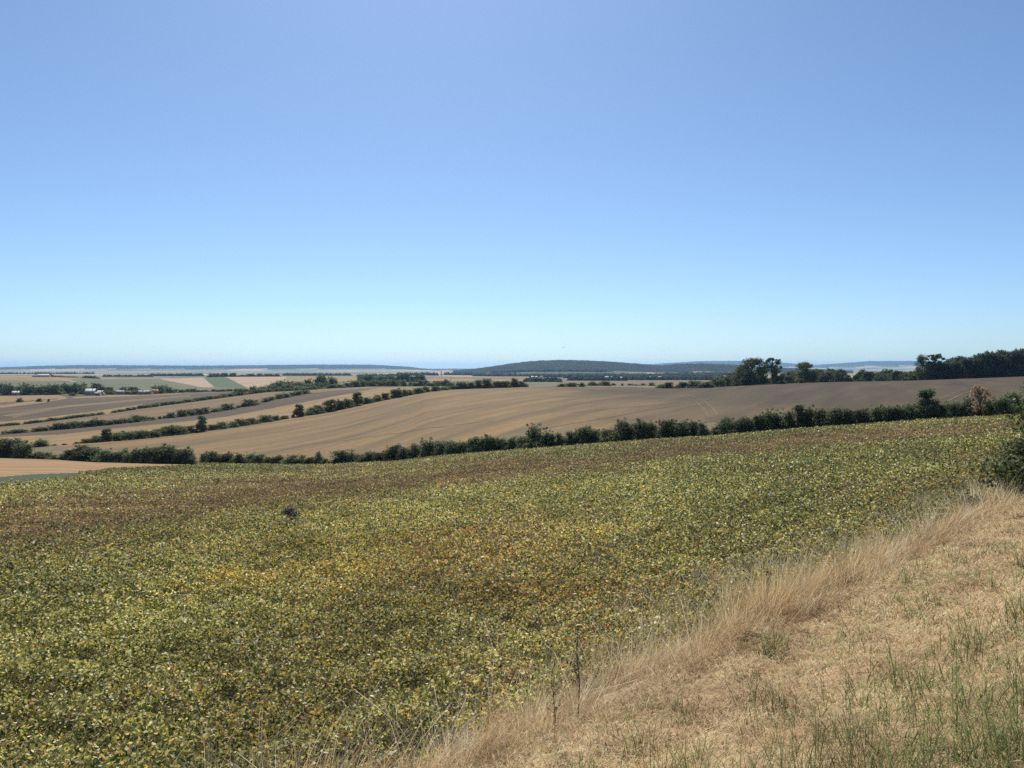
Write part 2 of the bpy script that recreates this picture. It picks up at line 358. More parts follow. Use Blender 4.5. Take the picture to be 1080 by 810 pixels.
put('tan', (LV == 4) & inpoly([(75,420),(130,418),(190,415.6),(190,414.4),(130,416.5),(80,418.5)]))
put('meadow', (LV == 4) & (PX > 250)); put('tan2', (LV == 4) & (PX > 560))
put('meadow', LV == 5); put('tan2', (LV == 5) & (PX > 585) & (ROW < 406.3))
put('meadow', LV == 6)
put('tan', (LV == 6) & inpoly([(-300,396),(0,396),(95,396.5),(70,401.5),(50,402),(0,401),(-300,401)]))
put('pale', (LV == 6) & inpoly([(160,396.8),(213,396),(228,409),(213,408.5),(190,404),(176,401.5)]))
put('green', (LV == 6) & inpoly([(212,396),(237,396),(262,410),(228,410)]))
put('pale', (LV == 6) & inpoly([(235,396),(302,396),(310,404),(300,409),(262,409.4)]))
put('tan', (LV == 6) & (PX > 302) & (ROW < 402))
put('tan2', (LV == 6) & (PX > 560))
put('plain', LV >= 7)
put('tan2', (LV == 7) & (PX > 440) & (PX < 590) & (Yq < 3000))
hc = sstep(4000, 4300, Yq)*(1-sstep(5700, 6300, Yq))*((PX > 478) & (PX < 900))
put('wood', (hc > .05) | ((Yq > 9700) & (Yq < 12600) & (PX < 540)) | (Yq > 15000))
put('meadow', (LV >= 3) & (LV <= 5) & (PX > 800))
vid = np.arange(nT*nR).reshape(nT, nR)
quads = np.stack([vid[:-1, :-1], vid[1:, :-1], vid[1:, 1:], vid[:-1, 1:]], -1)
quads = quads[..., ::-1]
VALL = np.stack([XX, YY, Z], -1).reshape(-1, 3)
FIELD = {'bean': ('bean_field_ground','bean_soil'), 'bank': ('grass_bank','bank'), 'stubble': ('stubble_field','stubble'), 'orange': ('orange_stubble_field','orange'),
 'darkgreen': ('dark_crop_field','darkgreen'), 'verge': ('rough_grassland','verge'), 'tan': ('tan_field','tan'), 'tan2': ('brown_field','tan2'), 'grey': ('ploughed_field','grey'),
 'dbrown': ('dark_brown_field','dbrown'), 'pale': ('pale_field','pale'), 'green': ('green_field','green'), 'meadow': ('meadow','meadow'), 'plain': ('plain','plain'), 'wood': ('wooded_hills','wood')}
for k, (nm, mt) in FIELD.items():
    q = quads[cls == NAMES.index(k)]
    if len(q) == 0: continue
    u, inv = np.unique(q, return_inverse=True)
    o = add_obj(nm, mesh_np(nm, VALL[u], inv.reshape(-1, 4), M[mt], smooth=True)); tag(o, kind='structure')

# ------------------------------------------------------------------ air
hz = bpy.data.materials.new('haze'); hz.use_nodes = True; hn = hz.node_tree.nodes; hn.clear()
pv = hn.new('ShaderNodeVolumePrincipled'); ho = hn.new('ShaderNodeOutputMaterial')
pv.inputs['Color'].default_value = (.38, .65, 1.0, 1); pv.inputs['Density'].default_value = 3.8e-5; pv.inputs['Anisotropy'].default_value = 0.45
hz.node_tree.links.new(pv.outputs[0], ho.inputs['Volume'])
zlo = float(Z.min())-1; zhi = float(Z.max())+25
B = 34500
bv = [(x, y, z) for z in (zlo, zhi) for (x, y) in ((-B, -B), (B, -B), (B, B), (-B, B))]
bq = [(0,3,2,1),(4,5,6,7),(0,1,5,4),(1,2,6,5),(2,3,7,6),(3,0,4,7)]
tag(add_obj('haze', mesh_np('haze', bv, bq, hz)), kind='stuff')

# ------------------------------------------------------------------ leaf clouds
def rand_dirs(n):
    v = rng.normal(size=(n, 3)); return v/np.linalg.norm(v, axis=1)[:, None]
def leaf_quads(P, N, s, aspect=1.0, roll=None):
    """diamond leaves at P facing N of half-size s"""
    n = len(P); a = np.cross(N, rand_dirs(n)); a /= np.linalg.norm(a, axis=1)[:, None]+1e-9; b = np.cross(N, a)
    s = np.broadcast_to(np.asarray(s), (n,))[:, None]
    V = np.stack([P-a*s, P-b*s*aspect*.62, P+a*s, P+b*s*aspect*.62], 1).reshape(-1, 3)
    return V, np.arange(4*n).reshape(n, 4)

def tube(pts, rad, seg=6):
    V = []; Q = []
    pts = [np.array(p, float) for p in pts]
    for i, p in enumerate(pts):
        d = pts[min(i+1, len(pts)-1)]-pts[max(i-1, 0)]; d /= np.linalg.norm(d)+1e-9
        a = np.cross(d, (0.3, 1, .1)); a /= np.linalg.norm(a); b = np.cross(d, a)
        for k in range(seg):
            t = 2*math.pi*k/seg; V.append(p+(a*math.cos(t)+b*math.sin(t))*rad[i])
    for i in range(len(pts)-1):
        for k in range(seg):
            Q.append((i*seg+k, i*seg+(k+1) % seg, (i+1)*seg+(k+1) % seg, (i+1)*seg+k))
    return np.array(V), np.array(Q)

def join(parts):
    V = []; Q = []; o = 0
    for v, q in parts: V.append(v); Q.append(np.asarray(q)+o); o += len(v)
    return np.concatenate(V), np.concatenate(Q)

def crown(clumps, leaves, size, droop=.3):
    """clumps: (x,y,z,radius); leaves scattered through and on them, shape uneven"""
    cl = np.array(clumps, float); wgt = cl[:, 3]**2; wgt /= wgt.sum()
    i = rng.choice(len(cl), leaves, p=wgt); d = rand_dirs(leaves)
    lump = 1+.28*np.sin(d[:, 0]*5+i)*np.cos(d[:, 1]*4+2*i)+.15*rng.normal(size=leaves)
    rr = (rng.random(leaves)**.33)*lump
    P = cl[i, :3]+d*(cl[i, 3]*rr)[:, None]*np.array([1, 1, .85])
    N = d+rand_dirs(leaves)*.9+np.array([0, 0, .35]); N /= np.linalg.norm(N, axis=1)[:, None]
    P[:, 2] = np.maximum(P[:, 2], .01)
    return leaf_quads(P, N, size*(.6+.8*rng.random(leaves)), 1.1)

def shrub_proto(leaves=1600, size=.045, trees=False, mat=None):
    """unit shrub: about 1 wide, 1 tall"""
    cl = []
    k = random.randint(11, 16)
    for j in range(k):
        a = random.random()*2*math.pi; q = math.sqrt(random.random())*.36; z = random.uniform(.1, .76)
        q *= 1.12-.5*z
        cl.append((q*math.cos(a), q*math.sin(a), z, random.uniform(.17, .27)*(1.1-.3*z)))
    cl.append((0, 0, .4, .34)); cl.append((.08, .05, .62, .26))
    for j in range(random.randint(3, 6)):
        cl.append((random.uniform(-.32, .32), random.uniform(-.32, .32), random.uniform(.72, .95), random.uniform(.045, .09)))
    for j in range(7):
        a = j*.9; cl.append((.34*math.cos(a), .34*math.sin(a), .12, .2))
    cr_ = crown(cl, leaves, size)
    st = join([tube([(0, 0, -.08), (.02, 0, .25), (.0, .02, .6)], [.035, .025, .008]), tube([(0, 0, .05), (.15, .05, .35), (.2, .08, .6)], [.02, .014, .005]), tube([(0, 0, .02), (-.14, -.05, .3), (-.18, -.1, .55)], [.02, .014, .005])])
    return cr_, st

def tree_proto(leaves=5000, size=.022, spread=.42, low=.22, n=26, ragged=False):
    """unit tree: 1 tall, crown half-width 'spread'"""
    cl = []; limbs = []
    limbs.append(tube([(0, 0, -.04), (.005, 0, .12), (-.01, .01, .35), (.01, 0, .62), (0, 0, .85)], [.035, .026, .02, .012, .004], 8))
    for j in range(n):
        z = random.uniform(low, .93); u_ = (z-low)/(1-low)
        env = spread*math.sin(math.pi*min(1, .14+.86*(u_)**.8))**.55 if u_ < 1 else .05
        a = random.random()*2*math.pi; q = env*math.sqrt(random.uniform(.2, 1))*.8
        r_ = random.uniform(.09, .18) if not ragged else random.uniform(.035, .075)
        c = (q*math.cos(a), q*math.sin(a), min(z, 1-r_*.9), r_); cl.append(c)
        z0 = max(.1, c[2]-q*.9-.08)
        limbs.append(tube([(0, 0, z0), (c[0]*.5, c[1]*.5, (z0+c[2])/2+.0), c[:3]], [.014, .009, .003], 5))
    return crown(cl, leaves, size), join(limbs)

def as_meshes(nm, pr, lm):
    (cv, cq), (sv, sq) = pr
    c = mesh_np(nm+'_foliage', cv, cq, lm); s = mesh_np(nm+'_stem', sv, sq, M['bark'], smooth=True)
    v, q = join([(cv, cq), (sv, sq)])
    both = mesh_np(nm, v, q, None, mats=[lm, M['bark']], midx=[0]*len(cq)+[1]*len(sq))
    return c, s, both
PR_SHRUB = [shrub_proto(3600, .034) for _ in range(9)]
SHRUB = [as_meshes('hedge_shrub', p, M['leafA']) for p in PR_SHRUB]
SMALL = [as_meshes('small_shrub', shrub_proto(900, .06), M['leafA']) for _ in range(5)]
VILL = [as_meshes('village_tree', shrub_proto(1100, .055), M['leafOak']) for _ in range(5)]
TREE = [as_meshes('broad_tree', tree_proto(9000, .019, .5, .08, 44), M['leafOak']) for _ in range(3)]
SLIM = [as_meshes('slim_tree', tree_proto(3600, .030, .34, .02, 34), M['leafA']) for _ in range(3)]
DARK = [as_meshes('dark_tree', tree_proto(3000, .032, .36, .04, 34), M['leafDark']) for _ in range(5)]
LOW = [as_meshes('low_tree', tree_proto(900, .05, .45, .05, 22), M['leafLow']) for _ in range(5)]
RAG = as_meshes('ragged_tree', tree_proto(2300, .02, .33, .45, 30, True), M['leafOak'])
BARE = as_meshes('withered_tree', tree_proto(1300, .022, .42, .06, 60, True), M['leafTan'])

def at(x, Y):
    u = px_dir(x, 395)[0]; X = u*Y; return X, Y, float(ground(np.array([X]), np.array([Y]))[0])
def place(name, protos, x, Y, wpx, hpx, label, cat, group=None, parts=False, unit_w=1.0, sink=.03, grow=1.0):
    X, Y, z = at(x, Y); m = random.choice(protos) if isinstance(protos, list) else protos
    dist = Y
    sw = wpx*dist/F*grow/unit_w; sh = hpx*dist/F*(1.06)
    rz = random.random()*6.28; sc = (sw, sw, sh); loc = (X, Y, z-sink*sh)
    if parts:
        e = bpy.data.objects.new(name, None); COL.objects.link(e); e.location = loc; e.rotation_euler = (0, 0, rz); e.scale = sc
        c = add_obj('crown', m[0], e); t = add_obj('trunk', m[1], e)
        tag(e, label, cat, group); return e
    o = add_obj(name, m[2], None, loc, rz, sc); tag(o, label, cat, group); return o

# ------------------------------------------------------------------ nearest hedgerow
ORD = ['first','second','third','fourth','fifth','sixth','seventh','eighth','ninth','tenth','eleventh','twelfth','thirteenth','fourteenth','fifteenth']
H1 = [(-34,20,18),(-18,20,20),(-2,20,22,'L:big dark bush cut by the left edge of the nearest hedgerow:the bush at the left edge'),(12,20,23),(24,16,19),(37,12,8),(46,12,8),(54,8,5),
 (66,8,7),(76,16,13),(87,22,18,'L:broad dark domed bush beside the orange stubble, left of the grassy opening:the broad domed bush'),(98,18,17),(109,15,15),(120,12,12),(128,13,15),(138,14,13),(150,18,17),(161,18,19),(172,20,21,'L:tallest rounded bush in the clump left of the bare gap:the clump\'s tallest bush'),(184,17,20),(194,15,18),(201,10,13),
 (217,13,13,'L:small dense bush standing just right of the bare gap:the bush beside the gap'),(228,16,15),(240,12,13),(251,12,13),(262,14,13),(273,12,12),(284,11,10),(294,12,11),(305,13,12),(316,11,11),(326,9,10),(335,9,15,'L:narrow pointed bush before the second small gap:the narrow pointed bush'),(343,8,8),
 (365,28,17,'L:wide round bush standing alone between two small gaps:the wide round bush'),(382,9,9),(391,14,13),(402,13,12),(415,15,19,'L:lopsided bush with a raised left top, right of the wide round one:the lopsided bush'),(428,14,15),(440,16,18),(453,18,22,'L:bulky light green bush on the rise of the nearest hedgerow:the bulky light bush'),(465,14,18),(478,15,18),(491,14,15),(504,17,20),(516,15,19),(528,14,16),(540,15,16),(552,12,17),
 (566,22,28,'U:tallest tree in the middle of the nearest hedgerow:the tallest middle tree'),(580,13,19),(592,12,16),(603,13,18),(616,18,22),(628,12,18),(640,12,18),(652,18,27,'U:dark upright tree left of the notch in the nearest hedgerow:the dark upright tree'),(664,12,22),(677,16,24),(690,14,21),(704,18,24,'U:twin topped small tree above the bright crop edge:the twin topped tree'),(718,17,22),(732,16,20),(743,11,18),(753,10,12),
 (766,17,22,'L:stout bush where the hedgerow thickens after a dip:the stout bush after the dip'),(778,16,20),(790,14,20),(802,14,22),(815,18,26),(829,16,25),(843,17,27,'T:small tree with two thin spires on its top:the two spired tree'),(853,12,27),(865,16,24),(880,16,24),(894,16,22),(908,15,20),(922,17,22),(936,15,22),(949,14,20),(962,15,22),
 (978,22,34,'T:tall dark tree standing above the right part of the hedgerow:the tall dark tree'),(991,15,20),(1004,16,22),(1018,14,25),(1034,28,37,'B:withered tan brown tree rising out of the green hedgerow:the withered tan tree'),(1047,16,22),(1060,16,25),(1074,18,28),(1092,18,26),(1110,18,26),(1130,20,24)]
anchor = None; cnt = 0
for e in H1:
    x, wp, hp = e[:3]; Y = float(LY[0](x))+1.5+random.uniform(-.8, 1.2)
    if len(e) == 4:
        k, lab, anchor = e[3].split(':'); cnt = 0
    else:
        k = 'L'; cnt += 1
        lab = (f'{ORD[cnt-1]} bush right of {anchor} in the nearest hedgerow') if anchor else f'dark bush outside the left frame edge, {ORD[cnt-1]} one'
    if k == 'T': place('hedge_tree', SLIM, x, Y, wp, hp, lab, 'tree', 'bushes and trees of the nearest hedgerow', True, .72, grow=1.15)
    elif k == 'B': place('withered_tree', BARE, x, Y, wp, hp, lab, 'tree', None, True, .8)
    else:
        place('hedge_bush', SHRUB, x, Y, wp, hp, lab, 'bush', 'bushes and trees of the nearest hedgerow', True, .82, grow=1.3)

# ------------------------------------------------------------------ second, third, fourth hedgerows
def hedge(lst, lay, name, what, hn_, protos, off=1.5, grow=1.3, first='its left end'):
    anc = first; c = 0
    for e in lst:
        x, wp, hp = e[:3]; hp = hp if hp > 12.5 else hp*random.uniform(.78, 1.02); Y = float(LY[lay](x))+off+random.uniform(-1, 1)
        if len(e) == 4: lab, anc = e[3].split(':'); c = 0
        else:
            c += 1; lab = f'{ORD[c-1]} bush right of {anc} in the {hn_}'
        tr = hp > 12.5
        place('hedge_tree' if tr else name, SLIM if tr else protos, x, Y, wp, hp, lab, 'tree' if tr else 'bush', what, False, .74 if tr else .82, grow=1.15 if tr else grow)
H2 = [(38,10,5),(43,12,10,'small dark tree standing behind the left bushes of the nearest hedgerow:the small dark tree'),(57,4,2),(67,4,2),(80,4,2.5),(92,12,6),(103,12,10),(112,13,13.0,'bulky tall bush at the left of the second hedgerow:the bulky left bush'),(122,14,12),(133,14,11),(146,15,11),(158,15,10),(168,12,9),(177,13,11,'bush where the second hedgerow steps up:the step'),(188,14,12),(199,13,10),(212,12,17,'pointed tree rising from the second hedgerow left of centre:the pointed tree'),(223,8,8),(232,12,9),(243,12,9),(254,12,9),(265,12,9),(279,14,10),(291,8,6),(300,7,5.5,'small reddish bush alone in a gap of the second hedgerow:the small reddish bush'),(309,3,5),(315,12,13,'peaked tree after the gap in the second hedgerow:the peaked tree'),(328,12,9),(336,11,10),(348,16,13),(358,10,11),(367,10,12),(377,13,14,'tallest round tree on the upper half of the second hedgerow:the tallest round tree'),(388,10,9),(398,10,8),(407,8,8),(418,10,11,'pale bush near the top of the second hedgerow:the pale upper bush'),(426,6,10),(432,7,8),(441,11,8),(449,8,8),(459,8,6),(467,9,5),(477,11,6)]
hedge(H2, 1, 'hedge_bush', 'bushes of the second hedgerow', 'second hedgerow', SHRUB)
H3 = [(8,10,4.5),(16,10,5),(23,9,4.5),(39,9,4.5),(47,10,6),(54,9,6),(61,9,11,'peaked tree on the left of the third hedgerow:the peaked left tree'),(68,10,8),(76,11,9),(84,11,9),(92,8,6),(98,8,9,'narrow bush topped by a spike in the third hedgerow:the spiked bush'),(105,9,8),(113,10,6),(122,10,6),(132,12,7),(142,12,8),(151,10,6),(158,10,5),(168,3,4,'first tiny bush in the gap of the third hedgerow:the first tiny bush'),(173,3,4),(180,9,8),(190,11,8),(200,9,9),(209,10,9),(217,8,9),(228,9,4,'low bush before a round one in the third hedgerow:the low flat bush'),(240,13,9),(251,4,4),(256,5,4),(264,13,9),(280,9,6,'small square bush high in the third hedgerow:the small square bush'),(286,6,5),(294,8,6),(301,9,6),(308,6,6),(314,10,6),(322,10,5)]
hedge(H3, 2, 'hedge_bush', 'bushes of the third hedgerow', 'third hedgerow', SMALL)
def strip(x0, x1, step, wp, hp, lay, lab, grp, protos=SMALL, cat='bush', name='hedge_bush', jit=.25, dY=0, uw=.82, f=1.0, grow=1.3):
    x = x0
    while x <= x1:
        Y = float(LY[lay](x))*f+dY*random.random()
        place(name, protos, x+random.uniform(-.3, .3)*step, Y, wp*random.uniform(1-jit, 1+jit), hp*random.uniform(1-jit, 1+jit), lab, cat, grp, False, uw, grow=grow)
        x += step
G4 = 'bushes of the fourth hedgerow'
strip(-30, 16, 5.5, 8, 3, 3, 'low bush in the short far left stub of the fourth hedgerow', G4); strip(29, 108, 5, 7, 3, 3, 'low clipped bush in the long left run of the fourth hedgerow', G4)
strip(120, 141, 5, 7, 2.8, 3, 'low bush in the short middle dash of the fourth hedgerow', G4); strip(151, 240, 5, 7, 3.6, 3, 'low dark bush in the lower half of the rising fourth hedgerow', G4)
strip(242, 335, 5, 7, 3.6, 3, 'low dark bush in the upper half of the rising fourth hedgerow', G4)
strip(250, 480, 5.5, 9, 6, 3, 'dark bushy tree in the long belt above the fourth hedgerow', 'trees of the upper belt', SMALL+VILL, 'tree', 'belt_tree', .35, 60, f=1.04)
strip(288, 332, 5, 10, 9, 3, 'rounded green tree in the clump above the belt', 'trees of the rounded clump', VILL, 'tree', 'clump_tree', .25, 30, f=1.16)
strip(338, 354, 5, 9, 13, 3, 'tall dark tree in the tight group beside a bright gap', 'trees of the tight group', VILL, 'tree', 'clump_tree', .25, 20, f=1.15)
strip(380, 446, 5, 9, 9, 5, 'grey green tree in the square wood left of centre', 'trees of the square wood', VILL, 'tree', 'wood_tree', .2, 60, f=.95)
# crest of the stubble field, trees from left to right
CR = [(486,13,9,'left end tree of the dark row on the crest of the field'),(495,12,8,'low rounded tree second in the dark crest row'),(505,8,10,'narrow tree third in the dark crest row'),(514,11,11,'tallest twin headed tree in the dark crest row'),(524,10,8,'dark tree right of the twin headed one on the crest'),(533,11,8,'broad dark tree in the right half of the crest row'),(543,8,11,'spiky tree near the right end of the crest row'),(551,9,7,'last low tree at the right end of the crest row'),
 (592,8,4,'small isolated bush on the crest right of the dark row'),(603,9,5,'dark flat bush on the crest below the wooded hill'),(614,5,5,'thin little bush on the crest below the wooded hill'),(699,13,5,'low pale bush on the crest left of the wide dark clump'),(706,9,7,'dark round bush just left of the wide dark clump'),(722,14,7,'left third of the wide dark clump on the crest'),(733,15,8.5,'middle and highest bush of the wide dark clump'),(745,14,7.5,'right third of the wide dark clump on the crest'),
 (777,6,3.5,'tiny dark bush at the foot of the big oak'),(790,4,3,'tiny bush right of the oak foot'),(798,8,5,'low green bush beneath the right side of the big oak'),(825,8,4,'dark low bush below the ragged tree'),(845,5,5,'small upright bush below the round topped tree')]
for x, wp, hp, lab in CR:
    place('crest_bush' if hp < 8.6 else 'crest_tree', SHRUB, x, float(LY[1](x))+2, wp, hp, lab, 'bush' if hp < 8.6 else 'tree', 'trees and bushes on the crest of the field', False, .82, grow=1.2)
strip(592, 690, 8, 5, 3, 4, 'tiny dark tree on the pale strip beyond the crest', 'tiny trees beyond the crest', SMALL, 'tree', 'small_tree', .5, 60)
strip(625, 650, 14, 8, 5.5, 4, 'rounded small tree on the pale strip beyond the crest', 'rounded trees beyond the crest', VILL, 'tree', 'small_tree', .1, 10)
# big trees on the right of the crest
place('oak_tree', TREE[0], 793, 500, 37, 28, 'big round dark oak, the largest tree on the field crest', 'tree', None, True, .95, grow=1.0)
place('oak_tree', TREE[1], 783, 506, 22, 20, 'lower left shoulder oak against the big round oak', 'tree', None, True, .95)
place('ragged_tree', RAG, 815, 498, 24, 29, 'tall ragged tree with open twiggy crown right of the big oak', 'tree', None, True, .7)
place('oak_tree', TREE[2], 819, 504, 13, 17, 'slim dark tree beneath the ragged open crown', 'tree', None, True, .8)
place('oak_tree', TREE[2], 850, 515, 24, 23, 'round topped tree standing alone left of the low wood', 'tree', None, True, .95)
place('crest_tree', VILL[0], 757, 560, 14, 14, 'grey green tree behind the wide dark clump, left one', 'tree', None, False, .82, grow=1.2)
place('crest_tree', VILL[1], 765, 565, 10, 15, 'taller narrow tree behind the wide dark clump', 'tree', None, False, .82, grow=1.2)
place('edge_tree', TREE[1], 973, 525, 17, 27, 'tall round tree at the left end of the dark wood', 'tree', None, True, .95)
place('edge_tree', RAG, 986, 522, 22, 29, 'open crowned tree with light gaps at the wood end', 'tree', None, True, .66)
place('edge_tree', TREE[0], 984, 530, 15, 19, 'lower leafy tree under the open crowned one', 'tree', None, True, .95)
wt = curve([(985,16),(1000,20),(1020,24),(1045,27),(1080,30),(1200,32)])
for rowi in range(3):
    x = 988+rowi*3
    while x < 1170:
        place('wood_tree', DARK, x, 522+rowi*11+random.uniform(-2, 2), 12, float(wt(x))*random.uniform(.80, 1.10)*(1+rowi*.02), 'dark tree packed in the wood at the right edge of the field', 'tree', 'trees of the dark wood', False, .7, grow=1.35)
        x += random.uniform(6, 9)
lw = curve([(820,390),(860,388),(900,387.5),(960,387),(1000,387)])
for k in range(90):
    x = random.uniform(768, 985); Y = random.uniform(590, 800)
    if x < 830: Y = random.uniform(700, 900)
    g = at(x, Y)[2]; top = float(lw(x))+random.uniform(0, 5)+(5 if x < 830 else 0)+ (1-(Y-590)/210)*5
    h_ = px_dir(540, top)[1]*Y-g; hp = h_*F/Y
    if hp < 4: continue
    place('low_wood_tree', LOW, x, Y, 15, hp, 'green tree of the low wood between the round topped tree and dark wood' if x > 830 else 'hazy tree in the hollow behind the big oaks', 'tree', 'trees of the low wood' if x > 830 else 'trees in the hollow', False, .9, grow=1.2)

def rayhit(x, row, y0, y1):
    u_, zy = px_dir(x, row); Yk = np.exp(np.linspace(math.log(y0), math.log(y1), 1500)); gz = ground(u_*Yk, Yk); k_ = int(np.argmax(zy*Yk < gz)); return u_*Yk[k_], Yk[k_]
def track(pts, wd, y0, y1, mat, name='wheel_track'):
    P_ = np.array([rayhit(x, r_, y0, y1) for x, r_ in pts]); tt = np.linspace(0, len(P_)-1, 60); C_ = np.stack([np.interp(tt, range(len(P_)), P_[:, k_]) for k_ in (0, 1)], 1)
    d = np.gradient(C_, axis=0); d /= np.linalg.norm(d, axis=1)[:, None]; nn = np.stack([-d[:, 1], d[:, 0]], 1)
    wv_ = wd*(.5+.5*np.abs(np.sin(tt*9))+.3*rng.random(60))[:, None]/2
    L_, R_ = C_-nn*wv_, C_+nn*wv_; V = []
    for a, b in zip(L_, R_): V += [(a[0], a[1], float(ground(a[:1], a[1:])[0])+.07), (b[0], b[1], float(ground(b[:1], b[1:])[0])+.07)]
    Q = [(2*k_, 2*k_+1, 2*k_+3, 2*k_+2) for k_ in range(59)]
    tag(add_obj(name, mesh_np(name, V, Q, mat)), kind='structure')
for pts in ([(716,417.5),(734,424),(742,431),(748,441)], [(724,416.5),(743,423),(752,431),(757,439)], [(985,424),(1008,414),(1022,409)], [(998,424),(1016,415.5),(1032,410)]):
    track(pts, .55, 160, 480, M['track'])
for pts in ([(560,455),(640,441),(700,430),(752,421)], [(330,468),(400,459.5),(470,450),(520,444)], [(600,436),(660,430),(720,424)]):
    track(pts, .5, 180, 500, M['track'])
track([(54,398.6),(64,399.6),(79,402.6)], 9, 1400, 2050, M['pale'], 'farm_road')

# ------------------------------------------------------------------ village on the left and the farm above it
def village_trees():
    for x0, x1, st, wp, hp, lb in ((-30,-4,8,14,13,'tall tree beyond the left frame edge of the village'),(2,12,6,11,14,'tall dark tree at the far left of the village'),(14,22,6,9,9,'lower tree between the two tall clumps at far left'),
        (24,38,6,12,14,'bulky tree in the second tall clump of the village'),(44,62,6,10,10,'mid height tree left of the village roofs'),(68,88,6,11,10,'dark tree just left of the white roofed house'),(90,96,5,8,7,'small tree behind the white roofed house'),
        (101,106,4,8,12,'dark pointed tree between white roofed house and shed'),(111,150,6,8,5,'low tree among the sheds of the village middle'),(166,180,6,9,9,'round tree at the right end of the village'),(184,205,7,7,4,'low bush right of the last village tree'),(210,250,7,7,3,'small bush in the line below the green field')):
        strip(x0, x1, st, wp, hp, 4, lb, 'trees round the village', VILL, 'tree', 'village_tree', .25, 40, f=1.01)
village_trees()
strip(8, 150, 11, 8, 5, 4, 'pale green tree in the hollow behind the village', 'trees behind the village', VILL, 'tree', 'village_tree', .3, 100, f=1.15)
for x, wp, hp, lab in ((20,6,5,'small brown bush on the boundary of the tan field'),(41,6,4,'brown bush at the kink in the field boundary'),(51,2.5,3,'tiny upright bush between two brown bushes'),(76,7,3.5,'dark low bush in front of the village trees')):
    place('field_bush', SMALL, x, 700 if x < 70 else 810, wp, hp, lab, 'bush', None, False, .82)
for x, wp, hp, lab in ((44,12,5,'round tree group crown above the white farm roof'),(51,10,4,'smaller tree right of the crown above the farm'),(60,14,1.6,'low hedge running right from the farm trees'),(74,14,1.5,'far end of the low hedge beyond the farm'),(92,9,3,'left half of the little copse on the hill'),(99,9,3,'right half of the little copse on the hill')):
    place('hill_tree', VILL, x, 1990, wp, hp, lab, 'tree', None, False, .82, grow=1.2)
strip(223, 250, 4, 6, 4.5, 6, 'grey tree of the flat topped wood above the green field', 'trees of the flat topped wood', VILL, 'tree', 'wood_tree', .15, 10)
strip(254, 294, 4, 6, 3, 6, 'low grey tree along the top of the pale pink field', 'low trees above the pale field', VILL, 'tree', 'wood_tree', .35, 10)

def box(x0, x1, y0, y1, z0, z1):
    v = [(x, y, z) for z in (z0, z1) for (x, y) in ((x0, y0), (x1, y0), (x1, y1), (x0, y1))]
    return np.array(v, float), np.array([(0,3,2,1),(4,5,6,7),(0,1,5,4),(1,2,6,5),(2,3,7,6),(3,0,4,7)])
def gable(L, W, h, r, ov=.4, th=.25):
    """roof of two slabs with thickness"""
    out = []
    for s in (-1, 1):
        a = np.array([(-L/2-ov, 0, h+r), (L/2+ov, 0, h+r), (L/2+ov, s*(W/2+ov), h-ov*r/(W/2)), (-L/2-ov, s*(W/2+ov), h-ov*r/(W/2))], float)
        b = a+np.array([0, 0, th]); v = np.concatenate([a, b])
        out.append((v, np.array([(0,1,2,3),(7,6,5,4),(0,4,5,1),(1,5,6,2),(2,6,7,3),(3,7,4,0)])))
    return join(out)
def walls(L, W, h, r):
    v, q = box(-L/2, L/2, -W/2, W/2, -1, h); g = []
    for x in (-L/2, L/2-.3):
        g.append((np.array([(x, -W/2, h), (x, W/2, h), (x, 0, h+r), (x, 0, h+r), (x+.3, -W/2, h), (x+.3, W/2, h), (x+.3, 0, h+r), (x+.3, 0, h+r)]), np.array([(0,1,2,3),(4,5,6,7),(0,4,6,2),(1,5,6,2)])))
    return join([(v, q)]+g)
def house(x, Y, L, W, h, r, rz, roof, label, cat='house', group=None, name='house', detail=True):
    X, Y, z = at(x, Y); e = bpy.data.objects.new(name, None); COL.objects.link(e); e.location = (X, Y, z); e.rotation_euler = (0, 0, rz)
    tag(e, label, cat, group)
    add_obj('wall', mesh_np('wall', *walls(L, W, h, r), M['wall']), e)
    rf = add_obj('roof', mesh_np('roof', *gable(L, W, h, r), roof), e)
    if detail:
        add_obj('chimney', mesh_np('chimney', *box(L*.2, L*.2+.7, -.35, .35, h+r*.6, h+r+1), M['chimney']), rf)
        add_obj('door', mesh_np('door', *box(-.5, .5, -W/2-.06, -W/2+.02, 0, 2.1), M['door']), e)
        for k in (-.32, .3):
            add_obj('window', mesh_np('window', *box(L*k-.6, L*k+.6, -W/2-.05, -W/2+.02, 1, 2.3), M['glass']), e)
    return e
house(95.5, 825, 9, 7, 3.4, 3.2, .15, M['roofpale'], 'white roofed house in front of the dark pointed trees')
house(106, 832, 6, 5, 2.8, 1.8, -.2, M['roofpale'], 'small pale roofed shed right of the white roofed house', 'shed', name='shed')
house(103, 815, 5, 4, 2.2, 1.2, .1, M['roofgrey'], 'low grey shed in front of the pale roofed ones', 'shed', name='shed')
house(16.5, 825, 6, 5, 2.6, 1.8, .3, M['roofpale'], 'pale little shed between the big trees at far left', 'shed', name='shed')
house(149, 850, 6, 5, 2.4, 2, .5, M['roofgrey'], 'left cream house of the pair under the round tree')
house(157, 852, 7, 5, 2.4, 2, -.3, M['roofgrey'], 'right cream house of the pair under the round tree')
house(127, 858, 7, 6, 2.4, 2, .2, M['roofgrey'], 'grey green roofed house half hidden by village trees')
house(163, 862, 6, 5, 3, 2, .7, M['roofred'], 'small red roofed house at the right end of the village')
house(46, 1960, 27, 11, 3.5, 3.2, .1, M['roofpale'], 'long white roofed barn on the hill below the round trees', 'barn', name='barn')
house(38, 1955, 14, 9, 3, 2.4, .1, M['roofgrey'], 'grey shed left of the long white barn', 'shed', name='shed')
